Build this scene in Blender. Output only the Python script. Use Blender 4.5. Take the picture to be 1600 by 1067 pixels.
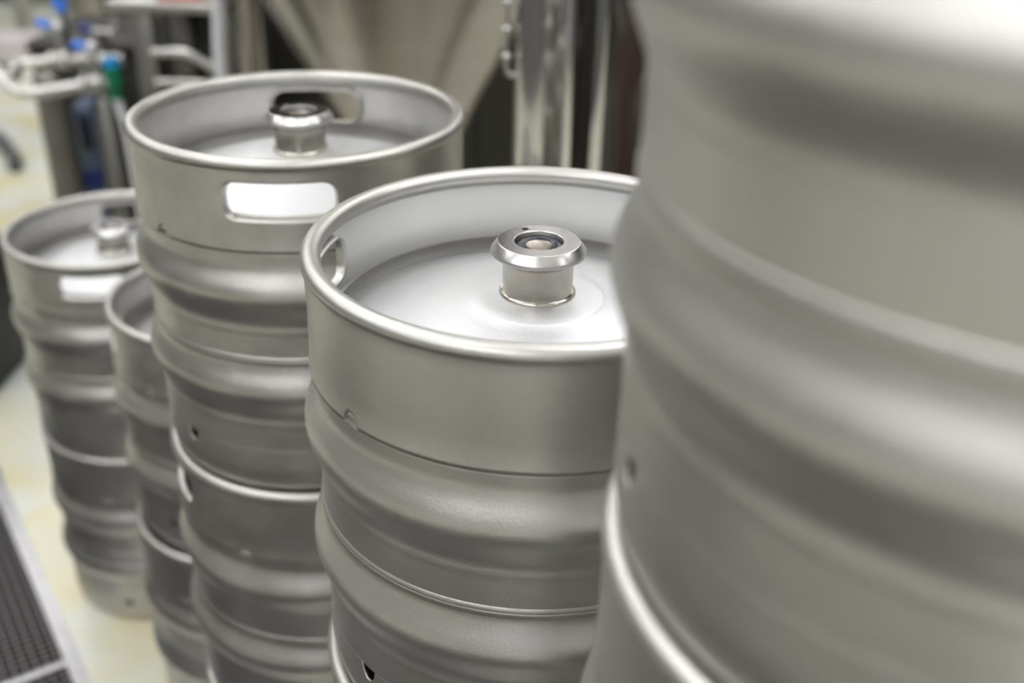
import bpy, bmesh, math, random
from mathutils import Vector, Matrix

for _o in list(bpy.data.objects):
    bpy.data.objects.remove(_o, do_unlink=True)
scene = bpy.context.scene
COL = scene.collection
PI = math.pi
R = math.radians

# ------------------------------------------------------------------ camera
S = 0.37                       # rim diameter of a keg in metres
H = 1.0573 * S                 # stacking height of a keg
CAM_Z = 3 * H + 0.8635 * S
PITCH, ROLL = 0.4839, 0.024
fwd = Vector((0, math.cos(PITCH), -math.sin(PITCH)))
up0 = Vector((0, math.sin(PITCH), math.cos(PITCH)))
rt0 = Vector((1, 0, 0))
rt = rt0 * math.cos(ROLL) + up0 * math.sin(ROLL)
up = up0 * math.cos(ROLL) - rt0 * math.sin(ROLL)
cam_d = bpy.data.cameras.new('camera')
cam = bpy.data.objects.new('camera', cam_d)
COL.objects.link(cam)
cam.matrix_world = Matrix(((rt.x, up.x, -fwd.x, 0), (rt.y, up.y, -fwd.y, 0), (rt.z, up.z, -fwd.z, CAM_Z), (0, 0, 0, 1)))
cam_d.sensor_width = 36
cam_d.lens = 36 * 1646.2 / 1600
cam_d.clip_start = 0.02
cam_d.dof.use_dof = True
cam_d.dof.focus_distance = 0.815
cam_d.dof.aperture_fstop = 2.9
scene.camera = cam

# ------------------------------------------------------------------ world, exposure
world = bpy.data.worlds.new('world')
scene.world = world
world.use_nodes = True
world.node_tree.nodes['Background'].inputs[0].default_value = (0.80, 0.85, 0.95, 1)
world.node_tree.nodes['Background'].inputs[1].default_value = 0.8
vs = scene.view_settings
vs.view_transform = 'Standard'
vs.look = 'None'
vs.exposure = 0.0
vs.gamma = 1.0
vs.use_curve_mapping = False
LAMP = 6.2                      # brightness of the ceiling light panels


# ------------------------------------------------------------------ materials
def mat(name, color, rough=0.5, metal=0.0, var=0.0, scale=8.0, bump=0.0, bump_scale=60.0, rvar=0.0, stretch=None, emit=None, strength=0.0, color2=None, coat=0.0):
    m = bpy.data.materials.new(name)
    m.use_nodes = True
    nt = m.node_tree
    b = nt.nodes['Principled BSDF']
    b.inputs['Base Color'].default_value = (*color, 1)
    b.inputs['Roughness'].default_value = rough
    b.inputs['Metallic'].default_value = metal
    if coat:
        b.inputs['Coat Weight'].default_value = coat
    tc = nt.nodes.new('ShaderNodeTexCoord')
    mp = nt.nodes.new('ShaderNodeMapping')
    nt.links.new(tc.outputs['Object'], mp.inputs[0])
    if stretch:
        mp.inputs['Scale'].default_value = stretch
    if var or color2:
        n = nt.nodes.new('ShaderNodeTexNoise')
        n.inputs['Scale'].default_value = scale
        n.inputs['Detail'].default_value = 6
        n.inputs['Roughness'].default_value = 0.6
        nt.links.new(mp.outputs[0], n.inputs['Vector'])
        rp = nt.nodes.new('ShaderNodeValToRGB')
        c2 = color2 if color2 else tuple(c * (1 - var) for c in color)
        rp.color_ramp.elements[0].position = 0.32
        rp.color_ramp.elements[1].position = 0.68
        rp.color_ramp.elements[0].color = (*c2, 1)
        rp.color_ramp.elements[1].color = (*color, 1)
        nt.links.new(n.outputs[0], rp.inputs[0])
        nt.links.new(rp.outputs[0], b.inputs['Base Color'])
        if rvar:
            mr = nt.nodes.new('ShaderNodeMapRange')
            mr.inputs['To Min'].default_value = rough - rvar
            mr.inputs['To Max'].default_value = rough + rvar
            nt.links.new(n.outputs[0], mr.inputs[0])
            nt.links.new(mr.outputs[0], b.inputs['Roughness'])
    if bump:
        n2 = nt.nodes.new('ShaderNodeTexNoise')
        n2.inputs['Scale'].default_value = bump_scale
        n2.inputs['Detail'].default_value = 4
        nt.links.new(mp.outputs[0], n2.inputs['Vector'])
        bp = nt.nodes.new('ShaderNodeBump')
        bp.inputs['Strength'].default_value = bump
        bp.inputs['Distance'].default_value = 0.002
        nt.links.new(n2.outputs[0], bp.inputs['Height'])
        nt.links.new(bp.outputs[0], b.inputs['Normal'])
    if emit:
        b.inputs['Emission Color'].default_value = (*emit, 1)
        b.inputs['Emission Strength'].default_value = strength
    return m


M = {}
M['keg'] = mat('blasted stainless steel', (0.57, 0.558, 0.53), 0.41, 0.95, var=0.10, scale=14, bump=0.10, bump_scale=420, rvar=0.05)
M['keg_worn'] = mat('worn blasted stainless steel', (0.55, 0.535, 0.503), 0.40, 0.95, var=0.22, scale=18, bump=0.15, bump_scale=300, rvar=0.07)
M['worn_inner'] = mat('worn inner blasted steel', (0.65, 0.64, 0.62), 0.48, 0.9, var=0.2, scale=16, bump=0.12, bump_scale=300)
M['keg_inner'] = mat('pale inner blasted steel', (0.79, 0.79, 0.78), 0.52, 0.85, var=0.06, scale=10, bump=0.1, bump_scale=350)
M['dome'] = mat('satin blasted dome steel', (0.63, 0.635, 0.64), 0.55, 0.88, var=0.06, scale=10, bump=0.12, bump_scale=350, rvar=0.04)
M['polished'] = mat('polished steel', (0.70, 0.69, 0.67), 0.10, 1.0, var=0.06, scale=30)
M['machined'] = mat('machined steel', (0.31, 0.30, 0.295), 0.12, 1.0, var=0.08, scale=60, bump=0.05, bump_scale=900)
M['chamfer'] = mat('satin chamfer steel', (0.66, 0.65, 0.64), 0.30, 1.0, var=0.05, scale=60)
M['neck'] = mat('stained neck steel', (0.64, 0.61, 0.56), 0.22, 1.0, color2=(0.52, 0.48, 0.42), scale=40)
M['seal'] = mat('black rubber seal', (0.012, 0.014, 0.02), 0.3)
M['poppet'] = mat('tarnished poppet', (0.52, 0.47, 0.41), 0.3, 1.0, color2=(0.36, 0.31, 0.26), scale=120)
M['tank'] = mat('brushed tank steel', (0.41, 0.375, 0.345), 0.24, 1.0, var=0.12, scale=5, stretch=(1, 1, 6))
M['steel'] = mat('equipment steel', (0.60, 0.585, 0.56), 0.3, 1.0, var=0.15, scale=12)
M['darksteel'] = mat('dull dark steel', (0.24, 0.23, 0.21), 0.45, 1.0, var=0.2, scale=10)
M['cabinet'] = mat('near black matte', (0.022, 0.021, 0.016), 0.5, var=0.2, scale=6)  # near-black, so the cabinet shapes pass for shaded space
M['blue'] = mat('blue plastic grip', (0.04, 0.20, 0.75), 0.35)
M['navy'] = mat('dark blue grip', (0.03, 0.05, 0.20), 0.4)
M['cyan'] = mat('bright blue cap', (0.0, 0.24, 0.55), 0.4)
M['green'] = mat('green plastic', (0.0, 0.16, 0.07), 0.4)
M['darkgreen'] = mat('dark green plastic', (0.0, 0.05, 0.03), 0.4)
M['whitehose'] = mat('white hose', (0.66, 0.67, 0.70), 0.4, var=0.05)
M['orange'] = mat('orange red plastic', (0.80, 0.20, 0.13), 0.5, var=0.1)
M['black'] = mat('black plastic', (0.006, 0.006, 0.009), 0.5, var=0.2)
M['rubber'] = mat('grey rubber', (0.09, 0.09, 0.095), 0.5, var=0.2)
M['brownhose'] = mat('dark brown rubber', (0.035, 0.022, 0.02), 0.25)
M['pumpblue'] = mat('blue grey paint', (0.13, 0.17, 0.26), 0.35, var=0.1)
M['carton'] = mat('pale pinkish carton', (0.55, 0.50, 0.51), 0.7, var=0.08)
M['wall'] = mat('painted wall', (0.11, 0.107, 0.11), 0.7, var=0.05)
M['wall_dark'] = mat('grey wall', (0.16, 0.16, 0.15), 0.7, var=0.1)
M['ceiling'] = mat('grey ceiling', (0.40, 0.40, 0.40), 0.8, var=0.03)
M['lamp_body'] = mat('white lamp housing', (0.8, 0.8, 0.8), 0.5, var=0.03)
M['lamp'] = mat('lit diffuser', (0.9, 0.9, 0.9), 0.5, emit=(0.985, 0.99, 1.0), strength=LAMP)
M['grate'] = mat('dull grating steel', (0.14, 0.131, 0.132), 0.45, 0.9, var=0.2, scale=30)
M['drain_frame'] = mat('drain frame steel', (0.50, 0.49, 0.50), 0.4, 1.0, var=0.12, scale=20)
M['pit'] = mat('drain pit', (0.03, 0.028, 0.028), 0.8, var=0.2)


def floor_material():
    m = mat('cream epoxy floor', (0.58, 0.585, 0.47), 0.25, bump=0.05, bump_scale=30)
    nt = m.node_tree
    b = nt.nodes['Principled BSDF']
    tc = nt.nodes.new('ShaderNodeTexCoord')
    n = nt.nodes.new('ShaderNodeTexNoise')
    n.inputs['Scale'].default_value = 3.4
    n.inputs['Detail'].default_value = 4
    n.inputs['Distortion'].default_value = 0.4
    mp = nt.nodes.new('ShaderNodeMapping')
    mp.inputs['Location'].default_value = (0.35, 0.1, 0)
    nt.links.new(tc.outputs['Object'], mp.inputs[0])
    nt.links.new(mp.outputs[0], n.inputs['Vector'])
    rp = nt.nodes.new('ShaderNodeValToRGB')
    e = rp.color_ramp.elements
    e[0].position = 0.42
    e[0].color = (0.63, 0.65, 0.59, 1)
    e[1].position = 0.68
    e[1].color = (0.61, 0.555, 0.34, 1)
    nt.links.new(n.outputs[0], rp.inputs[0])
    nt.links.new(rp.outputs[0], b.inputs['Base Color'])
    return m


M['floor'] = floor_material()


# ------------------------------------------------------------------ helpers
def mesh_from(bm, name, m, smooth=True, angle=35):
    bm.normal_update()
    me = bpy.data.meshes.new(name)
    bm.to_mesh(me)
    bm.free()
    me.materials.append(M[m] if isinstance(m, str) else m)
    if smooth:
        me.shade_smooth()
        me.set_sharp_from_angle(angle=R(angle))
    return me


def link(name, me, parent=None, loc=None, rotz=0.0):
    o = bpy.data.objects.new(name, me)
    COL.objects.link(o)
    if parent is not None:
        o.parent = parent
    if loc is not None:
        o.location = loc
    if rotz:
        o.rotation_euler.z = rotz
    return o


def tag(o, label, cat, group=None):
    o['label'] = label
    o['category'] = cat
    if group:
        o['group'] = group
    return o


def thing(name, label, cat, loc=(0, 0, 0), rotz=0.0, group=None):
    o = link(name, None, None, loc, rotz)
    o.empty_display_size = 0.05
    return tag(o, label, cat, group)


def structure(o):
    o['kind'] = 'structure'
    return o


def lathe(bm, prof, n=64, cx=0.0, cy=0.0, closed=False):
    rings = []
    for r, z in prof:
        if r < 1e-6:
            rings.append([bm.verts.new((cx, cy, z))])
        else:
            rings.append([bm.verts.new((cx + r * math.cos(2 * PI * i / n), cy + r * math.sin(2 * PI * i / n), z)) for i in range(n)])
    pairs = list(zip(rings, rings[1:]))
    if closed:
        pairs.append((rings[-1], rings[0]))
    for a, b in pairs:
        for i in range(n):
            j = (i + 1) % n
            if len(a) == 1 and len(b) == 1:
                continue
            if len(a) == 1:
                bm.faces.new((a[0], b[j], b[i]))
            elif len(b) == 1:
                bm.faces.new((a[i], a[j], b[0]))
            else:
                bm.faces.new((a[i], a[j], b[j], b[i]))
    bmesh.ops.recalc_face_normals(bm, faces=bm.faces[:])
    return bm


def box(bm, x0, x1, y0, y1, z0, z1, bevel=0.0, taper=0.0):
    """axis aligned box with bevelled edges; taper shrinks the base"""
    vs_ = []
    for z in (z0, z1):
        t = taper if z == z0 else 0.0
        for x, y in ((x0 + t, y0 + t), (x1 - t, y0 + t), (x1 - t, y1 - t), (x0 + t, y1 - t)):
            vs_.append(bm.verts.new((x, y, z)))
    f = []
    for idx in ((0, 3, 2, 1), (4, 5, 6, 7), (0, 1, 5, 4), (1, 2, 6, 5), (2, 3, 7, 6), (3, 0, 4, 7)):
        f.append(bm.faces.new([vs_[i] for i in idx]))
    if bevel:
        es = list({e for fa in f for e in fa.edges})
        bmesh.ops.bevel(bm, geom=es, offset=bevel, segments=2, profile=0.5, affect='EDGES')
    return bm


def boxes(name, m, parent, *specs, bevel=0.0, taper=0.0):
    bm = bmesh.new()
    for s in specs:
        box(bm, *s, bevel=bevel, taper=taper)
    return link(name, mesh_from(bm, name, m, True, 30), parent)


def smooth_path(pts, sub=6):
    pts = [Vector(p) for p in pts]
    if len(pts) < 3:
        return pts
    out = []
    for i in range(len(pts) - 1):
        p0 = pts[max(i - 1, 0)]
        p1, p2 = pts[i], pts[i + 1]
        p3 = pts[min(i + 2, len(pts) - 1)]
        for k in range(sub):
            t = k / sub
            out.append(0.5 * ((2 * p1) + (p2 - p0) * t + (2 * p0 - 5 * p1 + 4 * p2 - p3) * t * t + (3 * p1 - p0 - 3 * p2 + p3) * t ** 3))
    out.append(pts[-1])
    return out


def sweep(bm, pts, rad, n=16, sub=6):
    path = smooth_path(pts, sub)
    rr = rad if callable(rad) else (lambda t: rad)
    nrm = None
    rings = []
    for i, p in enumerate(path):
        t = (path[min(i + 1, len(path) - 1)] - path[max(i - 1, 0)]).normalized()
        if nrm is None:
            nrm = t.orthogonal().normalized()
        else:
            nrm = (nrm - t * nrm.dot(t)).normalized()
        bi = t.cross(nrm)
        r = rr(i / (len(path) - 1))
        rings.append([bm.verts.new(p + (nrm * math.cos(2 * PI * k / n) + bi * math.sin(2 * PI * k / n)) * r) for k in range(n)])
    for a, b in zip(rings, rings[1:]):
        for k in range(n):
            bm.faces.new((a[k], a[(k + 1) % n], b[(k + 1) % n], b[k]))
    bm.faces.new(rings[0][::-1])
    bm.faces.new(rings[-1])
    bmesh.ops.recalc_face_normals(bm, faces=bm.faces[:])
    return bm


def tube(name, m, parent, pts, rad, n=16, sub=6):
    bm = bmesh.new()
    sweep(bm, pts, rad, n, sub)
    return link(name, mesh_from(bm, name, m, True, 50), parent)


def turned(name, m, parent, prof, loc=(0, 0, 0), n=48, axis=None):
    bm = bmesh.new()
    lathe(bm, prof, n)
    if axis is not None:
        q = Vector((0, 0, 1)).rotation_difference(Vector(axis))
        bmesh.ops.rotate(bm, verts=bm.verts[:], cent=(0, 0, 0), matrix=q.to_matrix())
    return link(name, mesh_from(bm, name, m, True, 40), parent, loc)


# ------------------------------------------------------------------ the room
def plain_box(name, m, x0, x1, y0, y1, z0, z1):
    bm = bmesh.new()
    box(bm, x0, x1, y0, y1, z0, z1)
    return structure(link(name, mesh_from(bm, name, m, False)))


RX0, RX1, RY0, RY1, RZ = -5.0, 4.5, -6.0, 8.0, 3.4

# drain channel: runs along the row of kegs; the floor is cut around it
DE = Vector((-0.572, 0.820, 0)).normalized()          # along the channel, away from the camera
DN = Vector((DE.y, -DE.x, 0))                         # towards the kegs
D0 = Vector((-0.771, 1.438, 0))                       # a point on its keg-side edge
DW = 1.80                                             # channel width, stretched out of view to darken the keg sides
DS0, DS1 = -2.6, 0.99                                  # along-range of the channel


def dpt(s, w, z=0.0):
    p = D0 + DE * s - DN * w
    return Vector((p.x, p.y, z))


bm = bmesh.new()
outer = [bm.verts.new(v) for v in ((RX0, RY0, 0), (RX1, RY0, 0), (RX1, RY1, 0), (RX0, RY1, 0))]
inn = [bm.verts.new(dpt(s, w)) for s, w in ((DS0, 0), (DS1, 0), (DS1, DW), (DS0, DW))]
es = [bm.edges.new((outer[i], outer[(i + 1) % 4])) for i in range(4)] + [bm.edges.new((inn[i], inn[(i + 1) % 4])) for i in range(4)]
bmesh.ops.triangle_fill(bm, use_beauty=True, edges=es)
bad = [f for f in bm.faces if all(v in inn for v in f.verts)]
bmesh.ops.delete(bm, geom=bad, context='FACES_ONLY')
for f in bm.faces:
    if f.normal.z < 0:
        f.normal_flip()
floor = structure(link('floor', mesh_from(bm, 'floor', 'floor', False)))

bm = bmesh.new()
lo = [bm.verts.new(dpt(s, w, -0.12)) for s, w in ((DS0, 0), (DS1, 0), (DS1, DW), (DS0, DW))]
hi = [bm.verts.new(dpt(s, w, 0.0)) for s, w in ((DS0, 0), (DS1, 0), (DS1, DW), (DS0, DW))]
bm.faces.new(lo)
for i in range(4):
    bm.faces.new((lo[i], hi[i], hi[(i + 1) % 4], lo[(i + 1) % 4]))
bmesh.ops.recalc_face_normals(bm, faces=bm.faces[:])
link('drain_pit', mesh_from(bm, 'drain_pit', 'pit', False), floor)

plain_box('ceiling', 'ceiling', RX0, RX1, RY0, RY1, RZ, RZ + 0.1)
plain_box('wall_back', 'wall_dark', RX0, RX1, RY1, RY1 + 0.1, 0, RZ)
plain_box('wall_left', 'wall', RX0 - 0.1, RX0, RY0, RY1, 0, RZ)
plain_box('wall_right', 'wall', RX1, RX1 + 0.1, RY0, RY1, 0, RZ)
WX0, WX1, WZ0, WZ1 = -1.6, 2.4, 0.1, 2.3             # window behind the photographer
bm = bmesh.new()
for b_ in ((RX0, WX0, 0, RZ), (WX1, RX1, 0, RZ), (WX0, WX1, 0, WZ0), (WX0, WX1, WZ1, RZ)):
    box(bm, b_[0], b_[1], RY0 - 0.1, RY0, b_[2], b_[3])
structure(link('wall_front', mesh_from(bm, 'wall_front', 'wall', False)))
bm = bmesh.new()
for b_ in ((WX0, WX0 + 0.05, WZ0, WZ1), (WX1 - 0.05, WX1, WZ0, WZ1), (WX0, WX1, WZ0, WZ0 + 0.05), (WX0, WX1, WZ1 - 0.05, WZ1), (0.38, 0.42, WZ0, WZ1)):
    box(bm, b_[0], b_[1], RY0 - 0.08, RY0 - 0.02, b_[2], b_[3])
structure(link('window_1', mesh_from(bm, 'window_frame', 'lamp_body', False)))

# ceiling lights: long panels in rows
bmh = bmesh.new()
box(bmh, -0.78, 0.78, -0.48, 0.48, 0.02, 0.09, bevel=0.008)
lamp_house = mesh_from(bmh, 'lamp_housing', 'lamp_body', True, 30)
bmd = bmesh.new()
box(bmd, -0.75, 0.75, -0.45, 0.45, 0.0, 0.025, bevel=0.006)
lamp_diff = mesh_from(bmd, 'diffuser', 'lamp', True, 30)
for ix in range(4):
    for iy in range(7):
        t = thing('ceiling_light', 'white rectangular ceiling light panel above the brewery floor', 'light', (-3.4 + ix * 2.2, -5.1 + iy * 2.0, RZ - 0.09), 0, 'ceiling light panels')
        link('housing', lamp_house, t)
        link('diffuser', lamp_diff, t)

# ------------------------------------------------------------------ the kegs
NT = 180                        # columns around a keg


def zz(z):                      # distance below the rim top (in rim diameters) -> height above the keg base
    return (1.0573 - z) * S


def bump(t):
    return math.cos(PI * t / 2) ** 1.9 if abs(t) < 1 else 0.0


def barrel_r(z):
    r = 0.4865
    r += 0.0285 * bump((z - 0.393) / (0.092 if z < 0.393 else 0.098))
    r += 0.0265 * bump((z - 0.703) / (0.088 if z < 0.703 else 0.095))
    r += 0.0011 * bump((z - 0.505) / 0.012)
    r += 0.0011 * bump((z - 0.815) / 0.012)
    return r


def notch(th, depth, half):
    """depth of the drain notches cut in the edge of a chime, four of them at 45 degrees to the handles"""
    best = 0.0
    for c in (45, 135, 225, 315):
        d = (th - R(c) + PI) % (2 * PI) - PI
        x = d / half
        if abs(x) < 1:
            best = max(best, depth * math.sqrt(1 - x * x))
    return best


def uneven_thetas():
    """NT columns on a regular grid plus extra ones inside the notches"""
    ths = [2 * PI * i / NT for i in range(NT)]
    for c in (45, 135, 225, 315):
        for k in (-2.4, -2.05, -1.7, -1.2, -0.6, 0.6, 1.2, 1.7, 2.05, 2.4):
            ths.append(R(c + k * 1.12 + 0.0001))
    return sorted(ths)


def pos(r, th, z):              # azimuth 0 looks along -Y, in rim diameters
    return Vector((r * S * math.sin(th), -r * S * math.cos(th), zz(z)))


def outward(bm):
    """make the outer wall's normals point away from the axis"""
    bm.normal_update()
    rmax = max(math.hypot(*f.calc_center_median()[:2]) for f in bm.faces)
    s_ = sum(f.normal.x * f.calc_center_median().x + f.normal.y * f.calc_center_median().y for f in bm.faces if math.hypot(*f.calc_center_median()[:2]) > rmax * 0.985)
    if s_ < 0:
        bmesh.ops.reverse_faces(bm, faces=bm.faces[:])


def make_barrel():
    bm = bmesh.new()
    prof = [(0.44, 0.17), (0.462, 0.185), (0.472, 0.21), (0.476, 0.245), (0.481, 0.258)]
    z = 0.266
    while z < 0.90:
        prof.append((barrel_r(z), z))
        z += 0.0085
    prof += [(0.4866, 0.904), (0.480, 0.908), (0.455, 0.912), (0.42, 0.935), (0.40, 0.965), (0.25, 0.99), (0.0, 1.0)]
    lathe(bm, [(r * S, zz(z)) for r, z in prof], 128)
    return mesh_from(bm, 'barrel', 'keg', True, 50)


def make_seam():
    bm = bmesh.new()
    rb = barrel_r(0.595)
    pr = [(-0.001, 0.585), (0.0008, 0.587), (0.0022, 0.590), (0.0029, 0.594), (0.0026, 0.5965), (0.0019, 0.598), (0.0027, 0.5995), (0.0031, 0.603), (0.0022, 0.6055), (0.0026, 0.608), (0.0010, 0.6125), (-0.001, 0.615)]
    lathe(bm, [((rb + d) * S, zz(z)) for d, z in pr], 128)
    return mesh_from(bm, 'weld_seam', 'keg', True, 50)


SLOT_A, SLOT_B = R(18.0), 0.0535        # half width (angle), half height of a handle slot
SLOT_Z = 0.1185
ZT, ZB = 0.036, 0.2                     # rows that bound the slot patch
HALF = 13                               # patch half width in columns


def make_top_chime():
    bm = bmesh.new()
    WALL = 0.4935

    def wr(z):                           # wall radius
        return WALL + 0.003 * max(0.0, (z - 0.2) / 0.06) ** 2
    # --- lower band (edge with notches) up to the patch base row
    cache = {}

    def gv(th, z, r):
        k = (round(th % (2 * PI), 6), round(z, 6), round(r, 5))
        if k not in cache:
            cache[k] = bm.verts.new(pos(r, th, z))
        return cache[k]
    ths = uneven_thetas()
    n = len(ths)
    rows = 7
    low = [[None] * n for _ in range(rows + 1)]
    for i, th in enumerate(ths):
        zb = 0.262 - notch(th, 0.030, R(2.75))
        for k in range(rows + 1):
            z = ZB + (zb - ZB) * k / rows
            low[k][i] = bm.verts.new(pos(wr(z), th, z))
    for k in range(rows):
        for i in range(n):
            j = (i + 1) % n
            bm.faces.new((low[k][i], low[k + 1][i], low[k + 1][j], low[k][j]))
    # --- wall between ZT and ZB outside the slots, regular grid
    reg = ths
    nrow = 8
    zrow = [ZT + (ZB - ZT) * k / nrow for k in range(nrow + 1)]

    def inside(i):                       # column cell i..i+1 belongs to a slot patch
        a0 = reg[i]
        a1 = reg[(i + 1) % n] if i + 1 < n else 2 * PI
        c_ = (a0 + a1) / 2
        lim = HALF * 2 * PI / NT
        return any(abs((c_ - s_ + PI) % (2 * PI) - PI) < lim for s_ in (0.0, PI))
    for i in range(n):
        if inside(i):
            continue
        j = (i + 1) % n
        for k in range(nrow):
            bm.faces.new([gv(reg[i], zrow[k], wr(zrow[k])), gv(reg[i], zrow[k + 1], wr(zrow[k + 1])), gv(reg[j], zrow[k + 1], wr(zrow[k + 1])), gv(reg[j], zrow[k], wr(zrow[k]))])
    # --- slot patches with an inward lip
    dth = 2 * PI / NT
    for c in (0.0, PI):
        bd = []
        for k in range(-HALF, HALF):
            bd.append((k * dth, ZT))
        for k in range(nrow):
            bd.append((HALF * dth, zrow[k]))
        for k in range(HALF, -HALF, -1):
            bd.append((k * dth, ZB))
        for k in range(nrow, 0, -1):
            bd.append((-HALF * dth, zrow[k]))
        # points of the slot outline: rounded rectangle, walked from the centre
        rings = [[gv(c + x, z, wr(z)) for x, z in bd]]
        RC = 0.040                      # corner radius in rim diameters
        a, b = SLOT_A * WALL, SLOT_B

        def outline(x, z):
            px, pz = x * WALL, z - SLOT_Z
            # pull the boundary rectangle onto the slot rectangle side by side, then round its corners
            sx, sz = px / (HALF * dth * WALL), (pz / (ZB - SLOT_Z) if pz > 0 else pz / (SLOT_Z - ZT))
            qx, qz = sx * a, sz * b
            ix, iz = a - RC, b - RC
            cx_ = max(-ix, min(ix, qx))
            cz_ = max(-iz, min(iz, qz))
            vx, vz = qx - cx_, qz - cz_
            if abs(qx) >= ix and abs(qz) >= iz:
                l = math.hypot(vx, vz) or 1
                return cx_ + vx / l * RC, cz_ + vz / l * RC
            return qx, qz
        outl = [outline(x, z) for x, z in bd]
        # (blend towards slot, shrink, radial offset)
        for t, sh, dr in ((0.45, 1, 0), (0.8, 1, 0), (0.94, 1, 0.0), (1.0, 1.0, -0.0015), (1.0, 0.985, -0.007), (1.0, 0.975, -0.015), (1.0, 0.97, -0.026)):
            ring = []
            for (x, z), (ox, oz) in zip(bd, outl):
                px, pz = x * WALL, z - SLOT_Z
                sx = ox - (1 - sh) * b * (1 if ox > 0 else -1) * min(1, abs(ox) / (0.5 * b))
                sz = oz * (1 - (1 - sh) * 1.6)
                ux = (px + (sx - px) * t) / WALL
                uz = pz + (sz - pz) * t + SLOT_Z
                ring.append(bm.verts.new(pos(wr(uz) + dr, c + ux, uz)))
            rings.append(ring)
        m = len(bd)
        for ra, rb in zip(rings, rings[1:]):
            for i in range(m):
                j = (i + 1) % m
                bm.faces.new((ra[i], ra[j], rb[j], rb[i]))
    # --- the rolled rim above, on the regular grid
    prof = [(WALL, ZT), (0.4945, 0.030)]
    cr, cz, rad = 0.4785, 0.0205, 0.0205
    for k in range(0, 15):
        an = R(-10 + k * 16)
        prof.append((cr + 1.05 * rad * math.cos(an), cz - rad * math.sin(an)))
    prof += [(0.4665, 0.041), (0.474, 0.046), (0.486, 0.0475)]
    prev = [gv(t, ZT, wr(ZT)) for t in reg]
    for r, z in prof[1:]:
        cur = [bm.verts.new(pos(r, t, z)) for t in reg]
        for i in range(n):
            j = (i + 1) % n
            bm.faces.new((prev[i], prev[j], cur[j], cur[i]))
        prev = cur
    bmesh.ops.remove_doubles(bm, verts=bm.verts[:], dist=1e-5)
    bmesh.ops.recalc_face_normals(bm, faces=bm.faces[:])
    outward(bm)
    me = mesh_from(bm, 'top_chime', 'keg', True, 60)
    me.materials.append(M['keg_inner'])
    return me


def make_bottom_chime():
    bm = bmesh.new()
    ths = uneven_thetas()
    n = len(ths)
    prof = [(0.4867, 0.9040), (0.4867, 0.9046), (0.4869, 0.915), (0.4871, 0.935), (0.4872, 0.96), (0.488, 0.985), (0.484, 1.01), (0.479, 1.035), (0.474, 1.048), (0.467, 1.0565), (0.459, 1.0565), (0.453, 1.048), (0.452, 1.035), (0.452, 0.99)]
    prev = None
    for k, (r, z) in enumerate(prof):
        cur = []
        for th in ths:
            f = max(0.0, 1 - max(0, k - 1) / 4.0)
            cur.append(bm.verts.new(pos(r, th, z + f * notch(th, 0.04, R(2.75)))))
        if prev:
            for i in range(n):
                j = (i + 1) % n
                bm.faces.new((prev[i], cur[i], cur[j], prev[j]))
        prev = cur
    bmesh.ops.recalc_face_normals(bm, faces=bm.faces[:])
    outward(bm)
    return mesh_from(bm, 'bottom_chime', 'keg', True, 60)


def make_dome():
    bm = bmesh.new()
    prof = [(0.4890, 0.250), (0.4890, 0.206), (0.4870, 0.2135), (0.482, 0.2195), (0.474, 0.2225), (0.465, 0.2215), (0.455, 0.2185)]
    for k in range(1, 13):
        t = k / 12
        r = 0.455 + (0.150 - 0.455) * t
        prof.append((r, 0.1345 + (0.2185 - 0.1345) * max(0.0, (r - 0.15) / 0.305) ** 1.12))
    prof += [(0.146, 0.1320), (0.143, 0.1305), (0.12, 0.1275), (0.09, 0.1235), (0.07, 0.122), (0.0, 0.122)]
    lathe(bm, [(r * S, zz(z)) for r, z in prof], 128)
    return mesh_from(bm, 'dome', 'dome', True, 50)


def make_neck():
    bm = bmesh.new()
    prof = [(0.0835, 0.1245), (0.0835, 0.1200), (0.0820, 0.1165), (0.0795, 0.1145), (0.0770, 0.1150), (0.0762, 0.112), (0.0762, 0.052), (0.0768, 0.049), (0.0768, 0.044), (0.0735, 0.041), (0.0735, 0.036)]
    lathe(bm, [(r * S, zz(z)) for r, z in prof], 96)
    return mesh_from(bm, 'valve_neck', 'neck', True, 30)


def make_flange():
    bm = bmesh.new()
    prof = [(0.0515, 0.010), (0.0525, 0.0045), (0.0540, 0.0035), (0.0870, 0.0035), (0.0885, 0.0042), (0.1010, 0.0215), (0.1020, 0.0240), (0.1020, 0.0285), (0.1005, 0.0305), (0.0860, 0.0370), (0.0740, 0.0400), (0.0515, 0.0400), (0.0515, 0.020)]
    lathe(bm, [(r * S, zz(z)) for r, z in prof], 96, closed=True)
    me = mesh_from(bm, 'flange', 'machined', True, 25)
    # small blind hole bored into the top face
    bmc = bmesh.new()
    lathe(bmc, [(0, zz(-0.01)), (0.0078 * S, zz(-0.01)), (0.0078 * S, zz(0.018)), (0, zz(0.018))], 24)
    cutter = link('cutter', mesh_from(bmc, 'cutter', 'machined', False), None, (-0.026 * S, 0.064 * S, 0))
    base = link('flange_blank', me)
    md = base.modifiers.new('bore', 'BOOLEAN')
    md.object = cutter
    md.solver = 'EXACT'
    bpy.context.view_layer.update()
    dg = bpy.context.evaluated_depsgraph_get()
    out = bpy.data.meshes.new_from_object(base.evaluated_get(dg))
    bpy.data.objects.remove(base, do_unlink=True)
    bpy.data.objects.remove(cutter, do_unlink=True)
    out.name = 'flange'
    out.materials.append(M['chamfer'])
    for p_ in out.polygons:
        p_.material_index = 0 if (p_.normal.z > 0.97) else 1
    out.shade_smooth()
    out.set_sharp_from_angle(angle=R(25))
    return out


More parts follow.
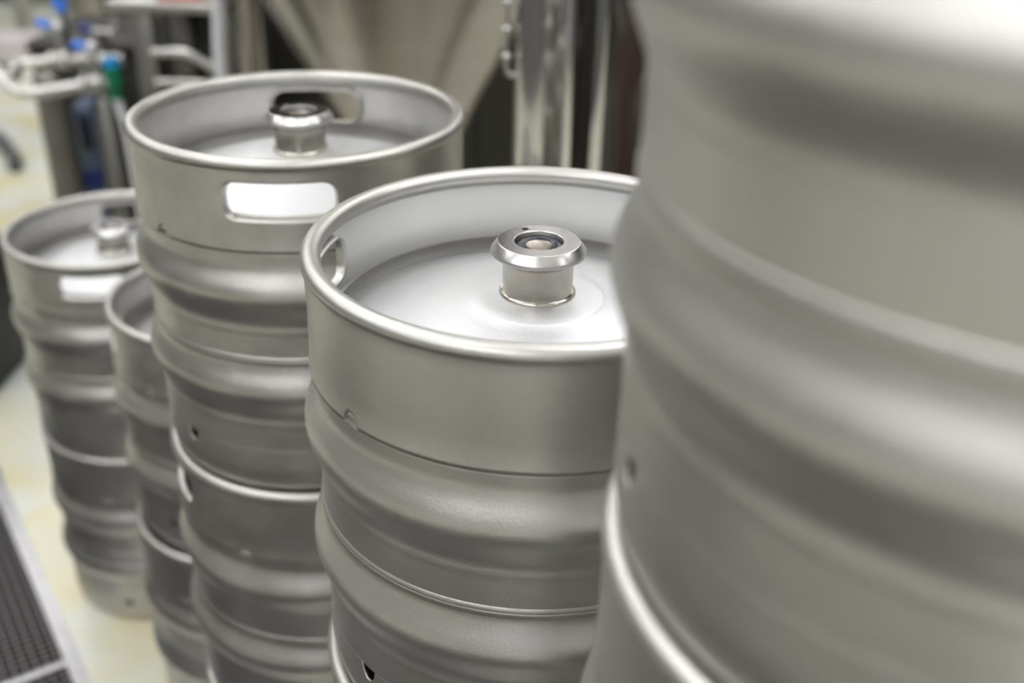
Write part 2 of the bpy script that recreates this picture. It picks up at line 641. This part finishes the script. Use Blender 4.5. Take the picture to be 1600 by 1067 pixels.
def make_seal():
    bm = bmesh.new()
    lathe(bm, [(r * S, zz(z)) for r, z in [(0.0512, 0.022), (0.0505, 0.0155), (0.049, 0.0135), (0.042, 0.0125), (0.036, 0.0135), (0.031, 0.0175), (0.0285, 0.019), (0.0285, 0.03)]], 72)
    return mesh_from(bm, 'seal_ring', 'seal', True, 50)


def make_poppet():
    bm = bmesh.new()
    lathe(bm, [(r * S, zz(z)) for r, z in [(0.0282, 0.03), (0.0282, 0.0155), (0.0272, 0.0138), (0.0255, 0.0145), (0.0, 0.0150)]], 64)
    return mesh_from(bm, 'poppet', 'poppet', True, 40)


KEG = dict(barrel=make_barrel(), weld_seam=make_seam(), top_chime=make_top_chime(), bottom_chime=make_bottom_chime(), dome=make_dome())
VALVE = dict(neck=make_neck(), flange=make_flange(), seal_ring=make_seal(), poppet=make_poppet())
WORN = {}
for k in ('barrel', 'weld_seam', 'top_chime', 'bottom_chime'):
    WORN[k] = KEG[k].copy()
    WORN[k].materials[0] = M['keg_worn']
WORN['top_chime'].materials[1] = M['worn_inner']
WORN['dome'] = KEG['dome']


def keg(label, x, y, level, rot, worn=False, valve_rot=0.0, group=None):
    src = WORN if worn else KEG
    t = thing('beer_keg', label, 'keg', (x, y, level * H), R(rot), 'steel beer kegs in stacks')
    for k in ('barrel', 'weld_seam', 'bottom_chime', 'top_chime', 'dome'):
        o = link(k, src[k], t)
        if k in ('top_chime', 'bottom_chime'):
            md = o.modifiers.new('sheet', 'SOLIDIFY')
            md.thickness = 0.0022
            md.offset = -1
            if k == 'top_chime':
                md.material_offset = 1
    n = link('valve', VALVE['neck'], t, None, R(valve_rot - rot))
    for k in ('flange', 'seal_ring', 'poppet'):
        link(k, VALVE[k], n)
    return t


A_, B_, C_, D_, E_ = (0.2313, 0.4134), (0.0165, 0.7764), (-0.2430, 1.1497), (-0.4515, 1.5045), (-0.7275, 1.7690)
# nearest stack: four high
_a = keg('blurred top keg of the nearest stack, filling the right edge', A_[0], A_[1], 3, -37)
_a.scale.z = 1.05                    # a slightly taller keg
keg('keg with bright curved rim directly under the big blurred right-hand keg', A_[0], A_[1], 2, 30)
keg('third keg down in the nearest stack, hidden below the frame', A_[0], A_[1], 1, 12)
keg('floor keg at the foot of the nearest stack', A_[0], A_[1], 0, 70)
# stack with the sharp keg: three high
_b = keg('sharply focused open-topped keg showing its valve and pale domed lid', B_[0] + 0.003, B_[1], 2, -92, valve_rot=3)
_b.scale = (1.012, 1.012, 1.010)
keg('keg right beneath the sharply focused one, only its left rim showing', B_[0] - 0.001, B_[1], 1, -20)
keg('floor keg at the foot of the stack with the sharply focused keg', B_[0], B_[1], 0, 35)
# stack behind it: three high
keg('highest keg behind the focused one, white light showing through its handle slot', C_[0], C_[1], 2, 4, True, 20)
keg('keg supporting the one with the white handle slot, dark joint above its rim', C_[0], C_[1], 1, -66, True, 60)
keg('floor keg at the foot of the stack behind the focused keg', C_[0], C_[1], 0, 20, True)
# low stack in between: two high
keg('upper keg of the narrow low stack squeezed between the two taller-looking ones', D_[0], D_[1], 1, -72, True, 40)
keg('floor keg of the narrow low stack, second row from the drain end', D_[0] - 0.005, D_[1] - 0.006, 0, 25, True)
# far stack: two high
keg('farthest upper keg at the left edge, looking down onto its valve', E_[0], E_[1], 1, 8, True, 100)
keg('farthest floor keg standing on the cream floor at left', E_[0] - 0.001, E_[1] + 0.006, 0, 40, True)

# ------------------------------------------------------------------ drain grating
fr = thing('drain_grate', 'dark steel grid drain cover set in the floor left of the kegs', 'drain', dpt(0, 0))
ANG = math.atan2(DE.y, DE.x)
fr.rotation_euler.z = ANG              # local +X runs along the channel, local +Y away from the kegs


def bar_mesh(name, lx, ly, lz, m):
    bm = bmesh.new()
    box(bm, -lx / 2, lx / 2, -ly / 2, ly / 2, -lz, 0)
    return mesh_from(bm, name, m, False)


L = DS1 - DS0
mid = (DS0 + DS1) / 2
for yy in (0.014, DW - 0.014):
    link('frame_rail', bar_mesh('frame_rail', L, 0.028, 0.03, 'drain_frame'), fr, (mid, yy, 0.002))
SEG = 0.62
s_join = 0.075
joins = [s_join + k * SEG for k in range(-4, 4)]
joins = [j for j in joins if DS0 < j < DS1]
jm = bar_mesh('end_bar', 0.014, DW - 0.056, 0.028, 'drain_frame')
for j in joins:
    link('end_bar', jm, fr, (j, DW / 2, -0.001))
nl = 92
lm = bar_mesh('bearing_bar', L, 0.0045, 0.026, 'grate')
for k in range(nl):
    link('bearing_bar', lm, fr, (mid, 0.028 + (DW - 0.056) * (k + 0.5) / nl, -0.004))
cm = bar_mesh('cross_bar', 0.004, DW - 0.056, 0.018, 'grate')
k = -0.9
while k < 0.95:
    link('cross_bar', cm, fr, (k, DW / 2, -0.0035))
    k += 0.0165

# ------------------------------------------------------------------ black bin beyond the drain
bn = thing('plastic_bin', 'black plastic bin standing at the left edge behind the farthest keg', 'bin', (-1.545, 2.555, 0))
bm = bmesh.new()
w = 0.16
lay = [(0.0, w - 0.03), (0.012, w - 0.012), (0.24, w), (0.33, w + 0.004), (0.335, w + 0.014), (0.36, w + 0.014), (0.365, w + 0.008), (0.35, w - 0.004), (0.03, w - 0.022)]
prev = None
first = None
for z, hw in lay:
    cur = []
    rc = 0.05
    for q, (sx, sy) in enumerate(((1, 1), (-1, 1), (-1, -1), (1, -1))):
        for a in range(5):
            an = R(q * 90 + a * 22.5)
            cur.append(bm.verts.new((sx * (hw - rc) + rc * math.cos(an), sy * (hw - rc) + rc * math.sin(an), z)))
    if prev:
        for i in range(20):
            bm.faces.new((prev[i], prev[(i + 1) % 20], cur[(i + 1) % 20], cur[i]))
    else:
        bm.faces.new(cur[::-1])
    prev = cur
bm.faces.new(prev)
bmesh.ops.recalc_face_normals(bm, faces=bm.faces[:])
link('tub', mesh_from(bm, 'tub', 'black', True, 35), bn)
tube('handle', 'black', bn, [(-0.06, -0.17, 0.335), (-0.055, -0.19, 0.325), (0, -0.195, 0.32), (0.055, -0.19, 0.325), (0.06, -0.17, 0.335)], 0.007, 10)

# ------------------------------------------------------------------ conical fermenting tank
tk = thing('fermenting_tank', 'large steel tank with a conical bottom behind the kegs', 'tank', (-0.275, 2.52, 0))
turned('cone', 'tank', tk, [(0.028, 0.50), (0.03, 0.53), (0.045, 0.56), (0.43, 1.28), (0.452, 1.32), (0.455, 1.36)], n=96)
turned('shell', 'tank', tk, [(0.455, 1.352), (0.46, 1.36), (0.46, 2.35), (0.44, 2.40), (0.25, 2.50), (0.0, 2.53)], n=96)
turned('outlet', 'steel', tk, [(0.0, 0.38), (0.045, 0.38), (0.045, 0.395), (0.026, 0.40), (0.026, 0.49), (0.045, 0.495), (0.045, 0.51), (0.0, 0.51)])
for a in (150, 30, 320):
    lx, ly = 0.48 * math.cos(R(a)), 0.48 * math.sin(R(a))
    lg = turned('leg', 'tank', tk, [(0.0, 0.02), (0.036, 0.02), (0.036, 1.46), (0.0, 1.42)], (lx, ly, 0), n=32)
    turned('foot', 'steel', lg, [(0.0, 0.0), (0.055, 0.0), (0.058, 0.008), (0.04, 0.02), (0.0, 0.02)], n=32)

# polished column in front of the tank
cl = thing('steel_column', 'shiny polished vertical steel column behind the focused keg', 'column', (0.071, 1.80, 0))
turned('shaft', 'polished', cl, [(0.0, 0.03), (0.077, 0.03), (0.077, 2.6), (0.07, 2.63), (0.0, 2.64)], n=96)
turned('base', 'steel', cl, [(0.0, 0.0), (0.13, 0.0), (0.13, 0.02), (0.10, 0.03), (0.0, 0.03)], n=64)
for z in (1.09, 1.135, 1.18, 1.225):
    bmk = bmesh.new()
    bmesh.ops.create_uvsphere(bmk, u_segments=16, v_segments=10, radius=0.0085)
    link('sight_bead', mesh_from(bmk, 'sight_bead', 'steel'), cl, (-0.092, 0, z))
tube('sight_rod', 'steel', cl, [(-0.078, 0, 1.06), (-0.092, 0, 1.075), (-0.092, 0, 1.2), (-0.092, 0, 1.5), (-0.078, 0, 1.515)], 0.0045, 10)

tag(tube('thick_hose', 'brownhose', None, [(0.23, 1.66, 0.045), (0.20, 1.66, 0.35), (0.185, 1.66, 0.75), (0.185, 1.64, 0.98), (0.178, 1.64, 1.08), (0.192, 1.63, 1.17), (0.18, 1.64, 1.27), (0.21, 1.64, 1.55), (0.25, 1.62, 1.9)], 0.043, 20, 8),
    'thick dark brown hose hanging beside the polished column', 'hose')

# ------------------------------------------------------------------ dark cabinet shapes standing in for shade behind the tank
for i, (x0, lab) in enumerate(((-1.20, 'dark cabinet shape in place of the shade behind the steel stand at left'), (-0.49, 'dark cabinet shape in place of the shade behind the conical tank'), (0.22, 'dark cabinet shape in place of the shade behind the polished column'), (None, 'unseen dark cabinet shape added beside the keg row to darken reflections'))):
    c = thing('shade_block', lab, 'cabinet', (x0 + 0.35, 3.85, 0) if x0 is not None else (0.98, 1.42, 0), 0 if x0 is not None else -PI / 2, 'added dark cabinet shapes')  # the last one is unseen, added to darken reflections in the kegs
    boxes('body', 'cabinet', c, (-0.35, 0.35, -0.25, 0.25, 0.08, 1.9), bevel=0.006)
    boxes('plinth', 'cabinet', c, (-0.33, 0.33, -0.22, 0.23, 0.0, 0.08))
    for sx in (-1, 1):
        d = boxes('door', 'cabinet', c, ((-0.345 if sx < 0 else 0.004), (-0.004 if sx < 0 else 0.345), -0.268, -0.251, 0.1, 1.88), bevel=0.004)
        tube('handle', 'darksteel', d, [(sx * 0.04, -0.268, 0.95), (sx * 0.04, -0.295, 0.96), (sx * 0.04, -0.295, 1.10), (sx * 0.04, -0.268, 1.11)], 0.006, 8)

ch = thing('low_chest', 'low dark chest behind the pipe manifold at far left', 'chest', (-1.435, 3.85, 0))
boxes('body', 'cabinet', ch, (-0.225, 0.225, -0.25, 0.25, 0.06, 0.66), bevel=0.008)
boxes('lid', 'cabinet', ch, (-0.23, 0.23, -0.26, 0.255, 0.664, 0.70), bevel=0.008)
for sx in (-1, 1):
    for sy in (-1, 1):
        boxes('foot', 'black', ch, (sx * 0.19 - 0.025, sx * 0.19 + 0.025, sy * 0.2 - 0.025, sy * 0.2 + 0.025, 0.0, 0.06))
tube('handle', 'darksteel', ch, [(-0.06, -0.26, 0.60), (-0.06, -0.28, 0.60), (0.06, -0.28, 0.60), (0.06, -0.26, 0.60)], 0.006, 8, 1)

# ------------------------------------------------------------------ steel stand with a tray top
st = thing('steel_stand', 'steel stand with a flat tray top at upper left', 'stand', (-0.97, 3.2, 0))
boxes('tray', 'steel', st, (-0.175, 0.165, -0.215, 0.215, 0.922, 0.952), bevel=0.008)
for px, py in ((-0.085, -0.17), (0.14, -0.17), (-0.085, 0.17), (0.14, 0.17)):
    boxes('post', 'darksteel', st, (px - 0.03, px + 0.03, py - 0.03, py + 0.03, 0.0, 0.922), bevel=0.004)
boxes('back_panel', 'cabinet', st, (-0.05, 0.11, 0.16, 0.18, 0.1, 0.90), bevel=0.002)
tube('bent_rail', 'steel', st, [(-0.05, -0.235, 0.818), (-0.02, -0.24, 0.820), (0.02, -0.24, 0.822), (0.05, -0.24, 0.818), (0.085, -0.235, 0.795), (0.14, -0.225, 0.757), (0.145, -0.20, 0.745)], 0.0135, 14)
tube('lower_rail', 'steel', st, [(-0.05, -0.235, 0.735), (0.02, -0.24, 0.737), (0.10, -0.235, 0.733), (0.14, -0.21, 0.725)], 0.0125, 14)
tag(boxes('plastic_tray', 'orange', None, (-1.015, -0.885, 3.02, 3.28, 0.953, 1.03), bevel=0.01), 'orange-red plastic tray lying on the steel stand', 'tray')
tag(tube('white_hose', 'whitehose', None, [(-0.79, 2.93, 1.75), (-0.80, 2.90, 1.3), (-0.806, 2.90, 0.975), (-0.814, 2.90, 0.875), (-0.817, 2.90, 0.762), (-0.80, 2.90, 0.45), (-0.80, 2.89, 0.15), (-0.84, 2.84, 0.018), (-0.93, 2.74, 0.018)], 0.0175, 16, 8),
    'white hose hanging straight down in front of the steel stand', 'hose')

# ------------------------------------------------------------------ pipe manifold with blue-handled valves
mf = thing('pipe_manifold', 'steel pipe manifold with clamps and blue-handled valves at far left', 'pipework', (-1.35, 3.2, 0))


def clamp(parent, x, y, z, r=0.03, w=0.011, ax=(1, 0, 0.1)):
    turned('clamp', 'steel', parent, [(0.0, -w), (r * 0.8, -w), (r, -w * 0.4), (r, w * 0.4), (r * 0.8, w), (0.0, w)], (x, y, z), 28, ax)


def ball_valve(x, y, z, hd, grip='blue'):
    v = turned('valve_body', 'steel', mf, [(0.0, -0.025), (0.02, -0.025), (0.026, -0.01), (0.026, 0.01), (0.02, 0.025), (0.0, 0.025)], (x, y, z), 28, (1, 0, 0.1))
    turned('stem', 'steel', v, [(0.0, 0.015), (0.012, 0.015), (0.011, 0.10), (0.0, 0.10)], n=24)
    bmk = bmesh.new()
    bmesh.ops.create_uvsphere(bmk, u_segments=20, v_segments=14, radius=0.0205)
    link('knob', mesh_from(bmk, 'knob', 'dome'), v, (0, 0, 0.104))
    tube('handle', grip, v, [(hd[0] * 0.35, hd[1] * 0.35, 0.104 + hd[2] * 0.35), (hd[0] * 0.6, hd[1] * 0.6, 0.104 + hd[2] * 0.6), hd_end(hd)], 0.0135, 14)


def hd_end(hd):
    return (hd[0], hd[1], 0.104 + hd[2])


tube('front_pipe', 'steel', mf, [(0.175, -0.10, 0.693), (0.10, -0.10, 0.690), (0.04, -0.10, 0.680), (-0.03, -0.10, 0.668), (-0.09, -0.10, 0.659), (-0.14, -0.10, 0.663), (-0.175, -0.095, 0.69), (-0.21, -0.06, 0.715)], 0.0175, 18)
tube('back_pipe', 'steel', mf, [(0.12, 0.10, 0.718), (0.03, 0.10, 0.716), (-0.06, 0.10, 0.710), (-0.13, 0.10, 0.703), (-0.19, 0.10, 0.697), (-0.225, 0.06, 0.703), (-0.225, -0.02, 0.712), (-0.205, -0.07, 0.712)], 0.0175, 18)
clamp(mf, 0.073, -0.10, 0.687, 0.031)
clamp(mf, 0.118, -0.10, 0.694, 0.033)
clamp(mf, 0.155, -0.10, 0.692, 0.028)
clamp(mf, -0.098, 0.10, 0.707, 0.032)
clamp(mf, -0.055, 0.10, 0.713, 0.035)
clamp(mf, -0.005, 0.10, 0.714, 0.03)
clamp(mf, -0.17, -0.02, 0.70, 0.028)
ball_valve(0.106, -0.10, 0.692, (-0.052, -0.01, 0.012))
ball_valve(-0.070, 0.10, 0.708, (-0.058, -0.01, 0.016))
tube('spare_handle', 'blue', mf, [(-0.062, 0.13, 0.855), (-0.066, 0.13, 0.90), (-0.07, 0.13, 1.0)], 0.019, 14)
tube('riser', 'darksteel', mf, [(-0.058, 0.13, 0.72), (-0.058, 0.13, 0.80), (-0.060, 0.13, 0.86)], 0.011, 14)
for x, y, rr, zt_ in ((-0.125, 0.10, 0.05, 0.69), (0.12, -0.10, 0.033, 0.665)):
    turned('support_leg', 'darksteel', mf, [(0.0, 0.012), (rr, 0.012), (rr, zt_ - 0.03), (rr * 0.6, zt_ - 0.01), (0.0, zt_ - 0.008)], (x, y, 0), 40)
    turned('foot', 'darksteel', mf, [(0.0, 0.0), (rr * 1.6, 0.0), (rr * 1.6, 0.008), (rr * 0.9, 0.012), (0.0, 0.012)], (x, y, 0), 40)

tag(tube('floor_hose', 'rubber', None, [(-2.36, 4.66, 0.03), (-2.25, 4.50, 0.03), (-2.17, 4.38, 0.03), (-2.12, 4.27, 0.03)], 0.03, 14),
    'short dark grey hose lying on the pale floor at far left', 'hose')

# small elbow fitting with a dark blue grip, behind
ef = thing('elbow_fitting', 'pale steel elbow fitting with dark blue grip behind the manifold', 'pipework', (-1.34, 3.46, 0))
tube('elbow', 'steel', ef, [(-0.035, 0, 0.765), (0.0, 0, 0.762), (0.03, 0, 0.765), (0.045, 0, 0.785), (0.035, 0, 0.815)], 0.015, 14)
turned('stand_pipe', 'darksteel', ef, [(0.0, 0.012), (0.018, 0.012), (0.018, 0.75), (0.024, 0.755), (0.024, 0.77), (0.0, 0.772)], (-0.005, 0, 0), 24)
turned('foot', 'darksteel', ef, [(0.0, 0.0), (0.042, 0.0), (0.042, 0.008), (0.025, 0.012), (0.0, 0.012)], (-0.005, 0, 0), 24)
tube('grip', 'navy', ef, [(-0.035, 0, 0.77), (-0.055, -0.005, 0.775), (-0.075, -0.01, 0.787)], 0.014, 12)

# green and blue capped valve on a pale hose
gv_ = thing('capped_valve', 'green valve with bright blue cap on a pale hose', 'valve', (-1.163, 3.02, 0))
turned('green_body', 'green', gv_, [(0.0, 0.672), (0.02, 0.672), (0.021, 0.685), (0.019, 0.695), (0.024, 0.712), (0.025, 0.762), (0.0, 0.764)], n=32)
turned('collar', 'darkgreen', gv_, [(0.0, 0.692), (0.0215, 0.692), (0.0215, 0.706), (0.0, 0.708)], n=32)
turned('blue_cap', 'cyan', gv_, [(0.0, 0.762), (0.0235, 0.762), (0.0245, 0.775), (0.021, 0.789), (0.0, 0.793)], n=32)
tube('pale_hose', 'whitehose', gv_, [(0.0, 0, 0.675), (0.006, 0, 0.64), (0.016, 0, 0.58), (0.022, 0, 0.4), (0.02, 0.0, 0.15), (0.0, 0.0, 0.015), (-0.06, -0.02, 0.013)], 0.013, 14)

# blue-grey pump
pp = thing('transfer_pump', 'blue-grey pump housing with black cover under the pipe manifold', 'pump', (-1.44, 3.46, 0))
boxes('housing', 'pumpblue', pp, (-0.03, 0.035, -0.06, 0.06, 0.34, 0.545), bevel=0.02)
boxes('black_cover', 'black', pp, (-0.008, 0.030, -0.072, -0.058, 0.39, 0.51), bevel=0.008)
boxes('stand', 'pumpblue', pp, (-0.03, 0.03, -0.05, 0.05, 0.02, 0.35), bevel=0.006)
boxes('base_plate', 'darksteel', pp, (-0.05, 0.04, -0.08, 0.08, 0.0, 0.02), bevel=0.004)
turned('motor', 'navy', pp, [(0.0, -0.02), (0.03, -0.02), (0.034, 0.0), (0.034, 0.05), (0.0, 0.055)], (0.008, -0.03, 0.29), 28, (0, -1, 0))

# ------------------------------------------------------------------ things far behind on the left
tag(boxes('cardboard_carton', 'carton', None, (-3.35, -2.85, 6.1, 6.4, 0.0, 0.15), bevel=0.006), 'pale pinkish-grey carton on the floor at far left', 'box')
fp = thing('far_post', 'grey steel post standing far back at upper left', 'post', (-3.15, 6.85, 0))
turned('shaft', 'steel', fp, [(0.0, 0.015), (0.055, 0.015), (0.055, 2.8), (0.0, 2.8)], n=40)
turned('base', 'steel', fp, [(0.0, 0.0), (0.12, 0.0), (0.12, 0.012), (0.0, 0.015)], n=40)
ft = thing('slim_tank', 'slim grey steel tank standing behind the elbow fitting', 'tank', (-1.86, 4.9, 0))
turned('shell', 'tank', ft, [(0.0, 0.30), (0.10, 0.32), (0.17, 0.37), (0.175, 0.40), (0.175, 1.7), (0.12, 1.8), (0.0, 1.83)], n=64)
for a in (30, 150, 270):
    turned('leg', 'steel', ft, [(0.0, 0.0), (0.03, 0.0), (0.022, 0.012), (0.022, 0.42), (0.0, 0.42)], (0.14 * math.cos(R(a)), 0.14 * math.sin(R(a)), 0), 20)
